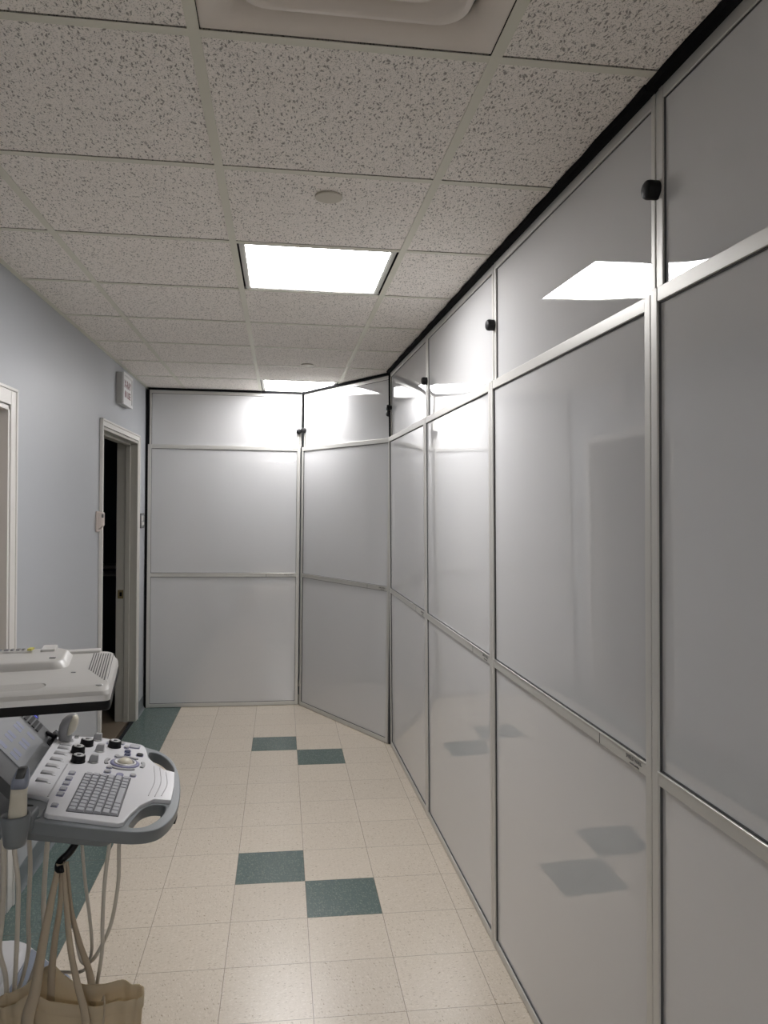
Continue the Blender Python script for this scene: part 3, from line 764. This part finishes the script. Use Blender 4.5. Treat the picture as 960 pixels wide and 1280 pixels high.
for (x, y) in ((-.70, 1.90), (-.70, 2.40), (-.97, 1.90), (-.97, 2.40)):
    bm = bmesh.new(); lathe(bm, [(.03, -.026), (.048, -.022), (.05, -.012), (.05, .012), (.048, .022), (.03, .026)], P(x, y, .05), 28, Vector((1, 0, 0)), Vector((0, 0, 1)), Vector((0, 1, 0)))
    w = obj('caster', bm, M['darkgrey'], um, smooth=True, bevel=.002)
    bm = bmesh.new(); box(bm, *(lambda a, b: (a.x, b.x, a.y, b.y, a.z, b.z))(P(x - .02, y - .034, .05), P(x + .02, y - .028, .11))); box(bm, *(lambda a, b: (a.x, b.x, a.y, b.y, a.z, b.z))(P(x - .02, y + .028, .05), P(x + .02, y + .034, .11))); box(bm, *(lambda a, b: (a.x, b.x, a.y, b.y, a.z, b.z))(P(x - .02, y - .034, .096), P(x + .02, y + .034, .112)))
    obj('caster_fork', bm, M['grey_pl'], w)
# monitor arm + monitor
bm = bmesh.new(); tube(bm, [P(-.95, 2.10, .88), P(-.95, 2.08, 1.02), P(-.93, 2.03, 1.10), P(-.84, 2.00, 1.145), P(-.76, 1.98, 1.20)], .028, 16, 6); obj('monitor_arm', bm, M['grey_pl'], um, smooth=True)
MY = math.radians(8.3); MO = Vector((-.384, 1.817, 1.19))
mu = Vector((-math.cos(MY * 1.45), -math.sin(MY * 1.45), 0)); mv = Vector((-math.sin(MY), math.cos(MY), .035)).normalized(); mn = Vector((0, 0, 1))
def Q(a, b, h): return MO + mu * a + mv * b + mn * h - MB      # a: leftwards from the right end, b: away from camera
ML, MW = .47, .345
def mring(a0, a1, b0, b1, r, h, n=6, slope=0): return [Q(x, y, h + slope * (y - b0)) for x, y in round_rect(a0, a1, b0, b1, r, n)]
bm = bmesh.new(); loft(bm, [mring(.000, ML, .000, MW, .012, 0), mring(-.001, ML + .001, -.001, MW + .001, .013, .004), mring(-.001, ML + .001, -.001, MW, .013, .0215)])
mon = obj('monitor', bm, M['black'], um, bevel=.002)
bm = bmesh.new()
rings = [mring(.000, ML, .000, MW, .013, .0215), mring(.0005, ML, .003, MW, .016, .034), mring(.0025, ML - .003, .011, MW - .003, .020, .042), mring(.006, ML - .005, .024, MW - .008, .026, .0472),
         mring(.012, ML - .010, .045, MW - .014, .032, .0500, slope=.045)]
loft(bm, rings)
# grip recess cut into the shell
sh = obj('monitor_back', bm, M['white_pl'], mon)
cb = bmesh.new(); g0 = round_rect(.140, ML - .02, .030, .092, .028, 8)
loft(cb, [[Q(x, y, .0345 + .34 * (y - .030)) for x, y in [(x + (.3 - x) * .03, y + (.061 - y) * .3) for x, y in g0]], [Q(x, y, .0560 + .04 * (y - .045)) for x, y in g0]])
cutter = obj('cutter', cb, M['white_pl'], mon)
bo = sh.modifiers.new('b', 'BOOLEAN'); bo.object = cutter; bo.operation = 'DIFFERENCE'; bo.solver = 'EXACT'
bpy.context.view_layer.update()
me = bpy.data.meshes.new_from_object(sh.evaluated_get(bpy.context.evaluated_depsgraph_get())); sh.modifiers.clear(); sh.data = me
bpy.data.objects.remove(cutter, do_unlink=True)
bv = sh.modifiers.new('bevel', 'BEVEL'); bv.width = .003; bv.segments = 3; bv.limit_method = 'ANGLE'; bv.angle_limit = .35
me.shade_smooth(); sh.modifiers.new('wn', 'WEIGHTED_NORMAL')
# wide raised hump
bm = bmesh.new()
loft(bm, [mring(.105, ML - .02, .178, MW - .010, .034, .050, 8, slope=.045), mring(.114, ML - .028, .187, MW - .014, .032, .060, 8, slope=.045), mring(.122, ML - .036, .194, MW - .018, .030, .0705, 8, slope=.045),
          mring(.130, ML - .044, .203, MW - .024, .026, .0745, 8, slope=.045)])
obj('back_hump', bm, M['white_pl'], mon, bevel=.004, seg=3)
# ledge on the far side
bm = bmesh.new(); loft(bm, [mring(.045, ML - .1, MW - .024, MW + .006, .004, .056), mring(.045, ML - .1, MW - .024, MW + .006, .004, .0685)]); obj('rear_ledge', bm, M['white_pl'], mon, bevel=.002)
bm = bmesh.new(); loft(bm, [mring(.15, .19, MW - .06, MW + .004, .004, .066), mring(.153, .187, MW - .055, MW + .002, .004, .084)]); obj('carry_latch', bm, M['white_pl'], mon, bevel=.002)
# ventilation slots at the right end
for k in range(9):
    a = .0105 + .0060 * k
    b0 = .060 + .0135 * k; b1 = .300 + .002 * k
    bm = bmesh.new(); rings = []
    for q_ in range(7):
        b = b0 + (b1 - b0) * q_ / 6; h = .0500 + .045 * (b - .045) - (.0016 if a < .012 else 0)
        rings.append([Q(a, b, h - .004), Q(a + .0024, b, h - .004), Q(a + .0024, b, h + .0007), Q(a, b, h + .0007)])
    loft(bm, rings); obj('vent_slot', bm, M['darkgrey'], mon)
bm = bmesh.new(); lathe(bm, [(.0085, -.004), (.008, .001), (.004, .0016)], Q(.026, .040, .0488), 24); obj('screw_cap', bm, M['silver'], mon, smooth=True)
q = Q(.093, .149, .0552); bm = bmesh.new(); box(bm, q.x - .005, q.x + .005, q.y - .003, q.y + .003, q.z - .001, q.z + .0006); obj('vent_mark', bm, M['midgrey'], mon)
q = Q(.150, .225, .0762); bm = bmesh.new(); box(bm, q.x - .007, q.x + .007, q.y - .0035, q.y + .0035, q.z - .001, q.z + .0009); obj('emblem_mark', bm, M['ink'], mon)
for k, (a, mm) in enumerate(((.211, 'yellow'), (.228, 'midgrey'), (.240, 'midgrey'), (.254, 'midgrey'), (.267, 'midgrey'), (.283, 'midgrey'))):
    q = Q(a, .300, .0868); bm = bmesh.new(); s_ = (.0055, .003, .004, .003, .005, .003)[k]
    box(bm, q.x - s_, q.x + s_, q.y - (.012 if k == 0 else .006), q.y + (.012 if k == 0 else .006), q.z - .004, q.z + .0004); obj('label_mark', bm, M[mm], mon)
# metal bracket low on the near side
bm = bmesh.new(); tube(bm, [P(-.69, 1.70, .500), P(-.645, 1.68, .515), P(-.618, 1.67, .500), P(-.612, 1.67, .46), P(-.612, 1.67, .40)], .011, 12, 6)
tube(bm, [P(-.69, 1.70, .500), P(-.74, 1.80, .45), P(-.80, 1.88, .36), P(-.82, 1.93, .30)], .011, 12, 6)
obj('footrest_bracket', bm, M['chrome'], um, smooth=True)

# ------------------------------------------------------------------ probes (rest in cups)
pr = thing('transducer_probe', 'ivory ultrasound probe with blue-grey head standing in the near grey cup', 'ultrasound probe', (pc[0], pc[1], .93), 0, 'ultrasound probes in cups')
def oval(cx, cy, z, a, b, n=20): return [(cx + a * math.cos(2 * PI * k / n) * (1 if True else 1), cy + b * math.sin(2 * PI * k / n), z) for k in range(n)]
def sq_oval(cx, cy, z, a, b, n=20, e=.55):
    out = []
    for k in range(n):
        t_ = 2 * PI * k / n; c_, s_ = math.cos(t_), math.sin(t_)
        out.append((cx + a * math.copysign(abs(c_) ** e, c_), cy + b * math.copysign(abs(s_) ** e, s_), z))
    return out
bm = bmesh.new(); loft(bm, [sq_oval(-.006, 0, .0, .012, .010), sq_oval(-.004, 0, .012, .0165, .012), sq_oval(-.002, 0, .045, .0185, .013), sq_oval(0, 0, .085, .0165, .013), sq_oval(.0015, 0, .106, .0165, .0135)])
obj('probe_handle', bm, M['ivory'], pr, smooth=True)
bm = bmesh.new(); loft(bm, [sq_oval(.0015, 0, .105, .0168, .0138), sq_oval(.003, .003, .122, .0175, .0138), sq_oval(.006, .009, .140, .013, .010), sq_oval(.007, .011, .146, .009, .007)])
obj('probe_head', bm, M['probe_blue'], pr, smooth=True)
bm = bmesh.new(); loft(bm, [sq_oval(.004, -.001, .1275, .010, .0115), sq_oval(.007, .005, .1465, .0095, .0085)]); obj('lens_face', bm, M['bezel'], pr, smooth=True)
bm = bmesh.new(); tube(bm, [(-.006, 0, .004), (-.008, 0, -.03), (-.006, .02, -.12), (-.020, .06, -.25), (-.044, .12, -.40), (-.09, .24, -.55), (-.14, .32, -.60)], .0052, 8, 6); obj('probe_cable', bm, M['cable'], pr, smooth=True)

pr = thing('transducer_probe', 'white curved ultrasound probe standing beyond the control deck', 'ultrasound probe', (-.625, 2.362, .935), 0, 'ultrasound probes in cups')
bm = bmesh.new(); rings = []
for x, z, a, b in ((0, .0, .014, .014), (0, .028, .0185, .016), (.001, .040, .0195, .016), (-.001, .055, .0185, .016), (.004, .072, .020, .017), (.012, .088, .020, .017), (.019, .098, .0165, .015), (.023, .1045, .008, .009)):
    rings.append(oval(x, 0, z, a, b, 20))
loft(bm, rings); obj('probe_handle', bm, M['midgrey'], pr, smooth=True)
bm = bmesh.new(); rings = []
for x, z, a, b in ((.012, .044, .006, .012), (.019, .056, .011, .0155), (.023, .074, .0135, .0165), (.0265, .090, .012, .0155), (.027, .102, .0065, .010)):
    rings.append(oval(x, -.003, z, a, b, 20))
loft(bm, rings); obj('probe_head', bm, M['ivory'], pr, smooth=True)
bm = bmesh.new(); tube(bm, [(0, 0, .004), (0, .0, -.03), (-.004, .01, -.12), (-.02, .02, -.22)], .0052, 8, 6); obj('probe_cable', bm, M['cable'], pr, smooth=True)

# ------------------------------------------------------------------ hanging cables
def cable(label, pts, r=.0048):
    bm = bmesh.new(); tube(bm, pts, r, 8, 8); tag(obj('probe_cable_loop', bm, M['cable'], smooth=True), label, 'cable', 'cables hanging below the control deck')
cable('beige cable curving furthest right below the control deck', [(-.380, 1.98, .862), (-.393, 1.98, .818), (-.394, 1.98, .722), (-.409, 1.98, .622), (-.431, 1.98, .564), (-.460, 1.99, .517), (-.50, 2.05, .49), (-.56, 2.2, .52), (-.62, 2.28, .60)])
cable('beige cable hanging straight down to behind the right rim of the tote bag', [(-.405, 1.975, .862), (-.414, 1.97, .819), (-.424, 1.965, .723), (-.427, 1.96, .623), (-.427, 1.96, .563), (-.436, 1.96, .494), (-.448, 1.96, .44), (-.48, 1.98, .40), (-.58, 2.08, .39)])
cable('beige cable between the tote straps and the two right-hand cables', [(-.490, 2.00, .865), (-.487, 2.00, .81), (-.480, 2.00, .726), (-.470, 2.00, .646), (-.462, 2.00, .575), (-.463, 2.0, .526), (-.49, 2.03, .47), (-.57, 2.1, .43)], .0042)
cable('beige cable just left of the tote straps, reaching the machine base', [(-.572, 2.00, .868), (-.574, 2.02, .83), (-.583, 2.03, .732), (-.592, 2.05, .633), (-.600, 2.08, .55), (-.625, 2.10, .45), (-.66, 2.12, .36)], .0062)
cable('slim beige cable second from the left edge, hanging to the machine base', [(-.617, 2.00, .872), (-.619, 2.02, .816), (-.622, 2.04, .733), (-.632, 2.06, .60), (-.64, 2.09, .50), (-.665, 2.11, .40), (-.70, 2.12, .345)], .0055)
cable('beige cable at the left edge bending behind the metal bracket', [(-.612, 1.82, .905), (-.618, 1.84, .80), (-.628, 1.86, .70), (-.640, 1.88, .62), (-.632, 1.90, .54), (-.632, 1.90, .45), (-.66, 1.94, .36)], .0058)

# ------------------------------------------------------------------ tote bag
tb_ = thing('tote_bag', 'tan canvas tote bag hanging by its straps from the black hook', 'tote bag', (-.47, 1.85, .15))
B0 = Vector((-.47, 1.85, .15))
def rim_pt(t_):
    """closed mouth of the bag, t_ in 0..1; front side runs left to right"""
    a = 2 * PI * t_; c_, s_ = math.cos(a), math.sin(a)
    x = .158 * math.copysign(abs(c_) ** .75, c_); y = -.024 * math.copysign(abs(s_) ** .8, s_)
    return x, y
NB = 72; rings = []
def bag_z(x, y):
    # cloth is pulled up where the straps are sewn, sags between
    z = .362
    if y > 0: z += .014 + .052 * math.exp(-((x + .055) / .045) ** 2) + .006 * math.exp(-((x - .10) / .04) ** 2)
    else: z += -.004 + .010 * math.exp(-((x + .03) / .03) ** 2) + .034 * math.exp(-((x + .085) / .035) ** 2)
    return z
lv = (0, .03, .15, .4, .7, .93, 1.)
for q in lv:
    r = []
    for k in range(NB):
        x, y = rim_pt(k / NB); zt = bag_z(x, y)
        fold = .006 * math.sin(k / NB * 2 * PI * 7 + q * 2) * (1 - .4 * q) + .004 * math.sin(k / NB * 2 * PI * 13 + 1)
        sx = .86 + .14 * q; sy = .55 + .45 * q + .25 * math.sin(PI * q)
        xx = x * sx + fold * (0.3); yy = y * sy + fold * (1 if abs(y) > .01 else .2)
        r.append((xx, yy, q * zt))
    rings.append(r)
bm = bmesh.new(); loft(bm, rings, cap0=True, cap1=False)
o = obj('bag_body', bm, M['canvas'], tb_, smooth=True); s = o.modifiers.new('thick', 'SOLIDIFY'); s.thickness = .0016
# hem band round the mouth
bm = bmesh.new(); R3 = []
for q, off in ((.925, .0018), (.93, .0026), (1.0, .0026), (1.004, .0)):
    r = []
    for k in range(NB):
        x, y = rim_pt(k / NB); zt = bag_z(x, y)
        fold = .006 * math.sin(k / NB * 2 * PI * 7 + q * 2) * (1 - .4 * q) + .004 * math.sin(k / NB * 2 * PI * 13 + 1)
        sx = .86 + .14 * min(q, 1); sy = .55 + .45 * q + .25 * math.sin(PI * min(q, 1))
        d = Vector((x / .158, y / .024, 0)); d = d.normalized() * off if d.length else d
        r.append((x * sx + fold * .3 + d.x, y * sy + fold * (1 if abs(y) > .01 else .2) + d.y, q * zt))
    R3.append(r)
loft(bm, R3, cap0=False, cap1=False); obj('hem', bm, M['canvas'], tb_, smooth=True)
def strap(pts, w0, w1, name='strap', wm=None):
    P_ = [Vector(p) for p in pts]; sp = spline(P_, 8); rings = []
    for i, p in enumerate(sp):
        t_ = i / (len(sp) - 1); d = (sp[min(i + 1, len(sp) - 1)] - sp[max(0, i - 1)]).normalized()
        side = d.cross(Vector((.25, 1, 0))).normalized(); w = (w0 + (w1 - w0) * t_) / 2
        crease = d.cross(side) * .004
        rings.append([p - side * w, p - side * w * .1 + crease, p + side * w, p + side * w - crease * .4, p + side * w * .1 + crease * .5, p - side * w - crease * .4])
    bm = bmesh.new(); loft(bm, rings); return obj(name, bm, M['strap'], tb_, smooth=True)
hk = Vector((-.493, 1.840, .832)) - B0
def L_(x, y, z): return Vector((x, y, z)) - B0
strap([hk + Vector((-.004, -.008, .004)), L_(-.508, 1.815, .76), L_(-.523, 1.80, .66), L_(-.540, 1.81, .56), L_(-.556, 1.815, .50), L_(-.560, 1.815, .42)], .012, .034)
strap([hk + Vector((.000, .004, .004)), L_(-.494, 1.835, .74), L_(-.508, 1.85, .66), L_(-.520, 1.87, .58), L_(-.525, 1.878, .52), L_(-.525, 1.874, .47)], .010, .022)
strap([hk + Vector((.006, -.008, .004)), L_(-.476, 1.815, .76), L_(-.462, 1.80, .66), L_(-.447, 1.812, .56), L_(-.433, 1.814, .50), L_(-.425, 1.812, .43)], .010, .022)
strap([hk + Vector((.010, .004, .004)), L_(-.472, 1.84, .73), L_(-.458, 1.86, .64), L_(-.440, 1.875, .565), L_(-.432, 1.878, .515), L_(-.430, 1.874, .46)], .010, .022)
bm = bmesh.new(); tube(bm, [L_(-.398, 1.828, .518), L_(-.392, 1.822, .530), L_(-.390, 1.817, .50), L_(-.394, 1.817, .45)], .0022, 6, 5); obj('closure_cord', bm, M['strap'], tb_, smooth=True)

# ------------------------------------------------------------------ light, world, camera
w = bpy.data.worlds.new('world'); bpy.context.scene.world = w; w.use_nodes = True
w.node_tree.nodes['Background'].inputs[0].default_value = (.5, .52, .55, 1); w.node_tree.nodes['Background'].inputs[1].default_value = .02

def rot(yaw, pitch, roll):
    cy, sy, cp, sp, cr, sr = math.cos(yaw), math.sin(yaw), math.cos(pitch), math.sin(pitch), math.cos(roll), math.sin(roll)
    f = Vector((sy * cp, cy * cp, sp)); r = Vector((cy, -sy, 0)); u = r.cross(f)
    return cr * r + sr * u, -sr * r + cr * u, f
r, u, f = rot(.1323, -.0090, .0118)
cam = bpy.data.objects.new('camera', bpy.data.cameras.new('camera')); C.objects.link(cam)
cam.data.sensor_fit = 'VERTICAL'; cam.data.sensor_height = 36; cam.data.lens = 961.32 / 1280 * 36; cam.data.clip_start = .02
mw = Matrix.Identity(4)
for i in range(3): mw[i][0] = r[i]; mw[i][1] = u[i]; mw[i][2] = -f[i]
mw[0][3], mw[1][3], mw[2][3] = 0, 0, 1.665
cam.matrix_world = mw
S = bpy.context.scene; S.camera = cam
S.view_settings.view_transform = 'Standard'; S.view_settings.look = 'None'; S.view_settings.exposure = .28; S.view_settings.gamma = 1; S.view_settings.use_curve_mapping = False
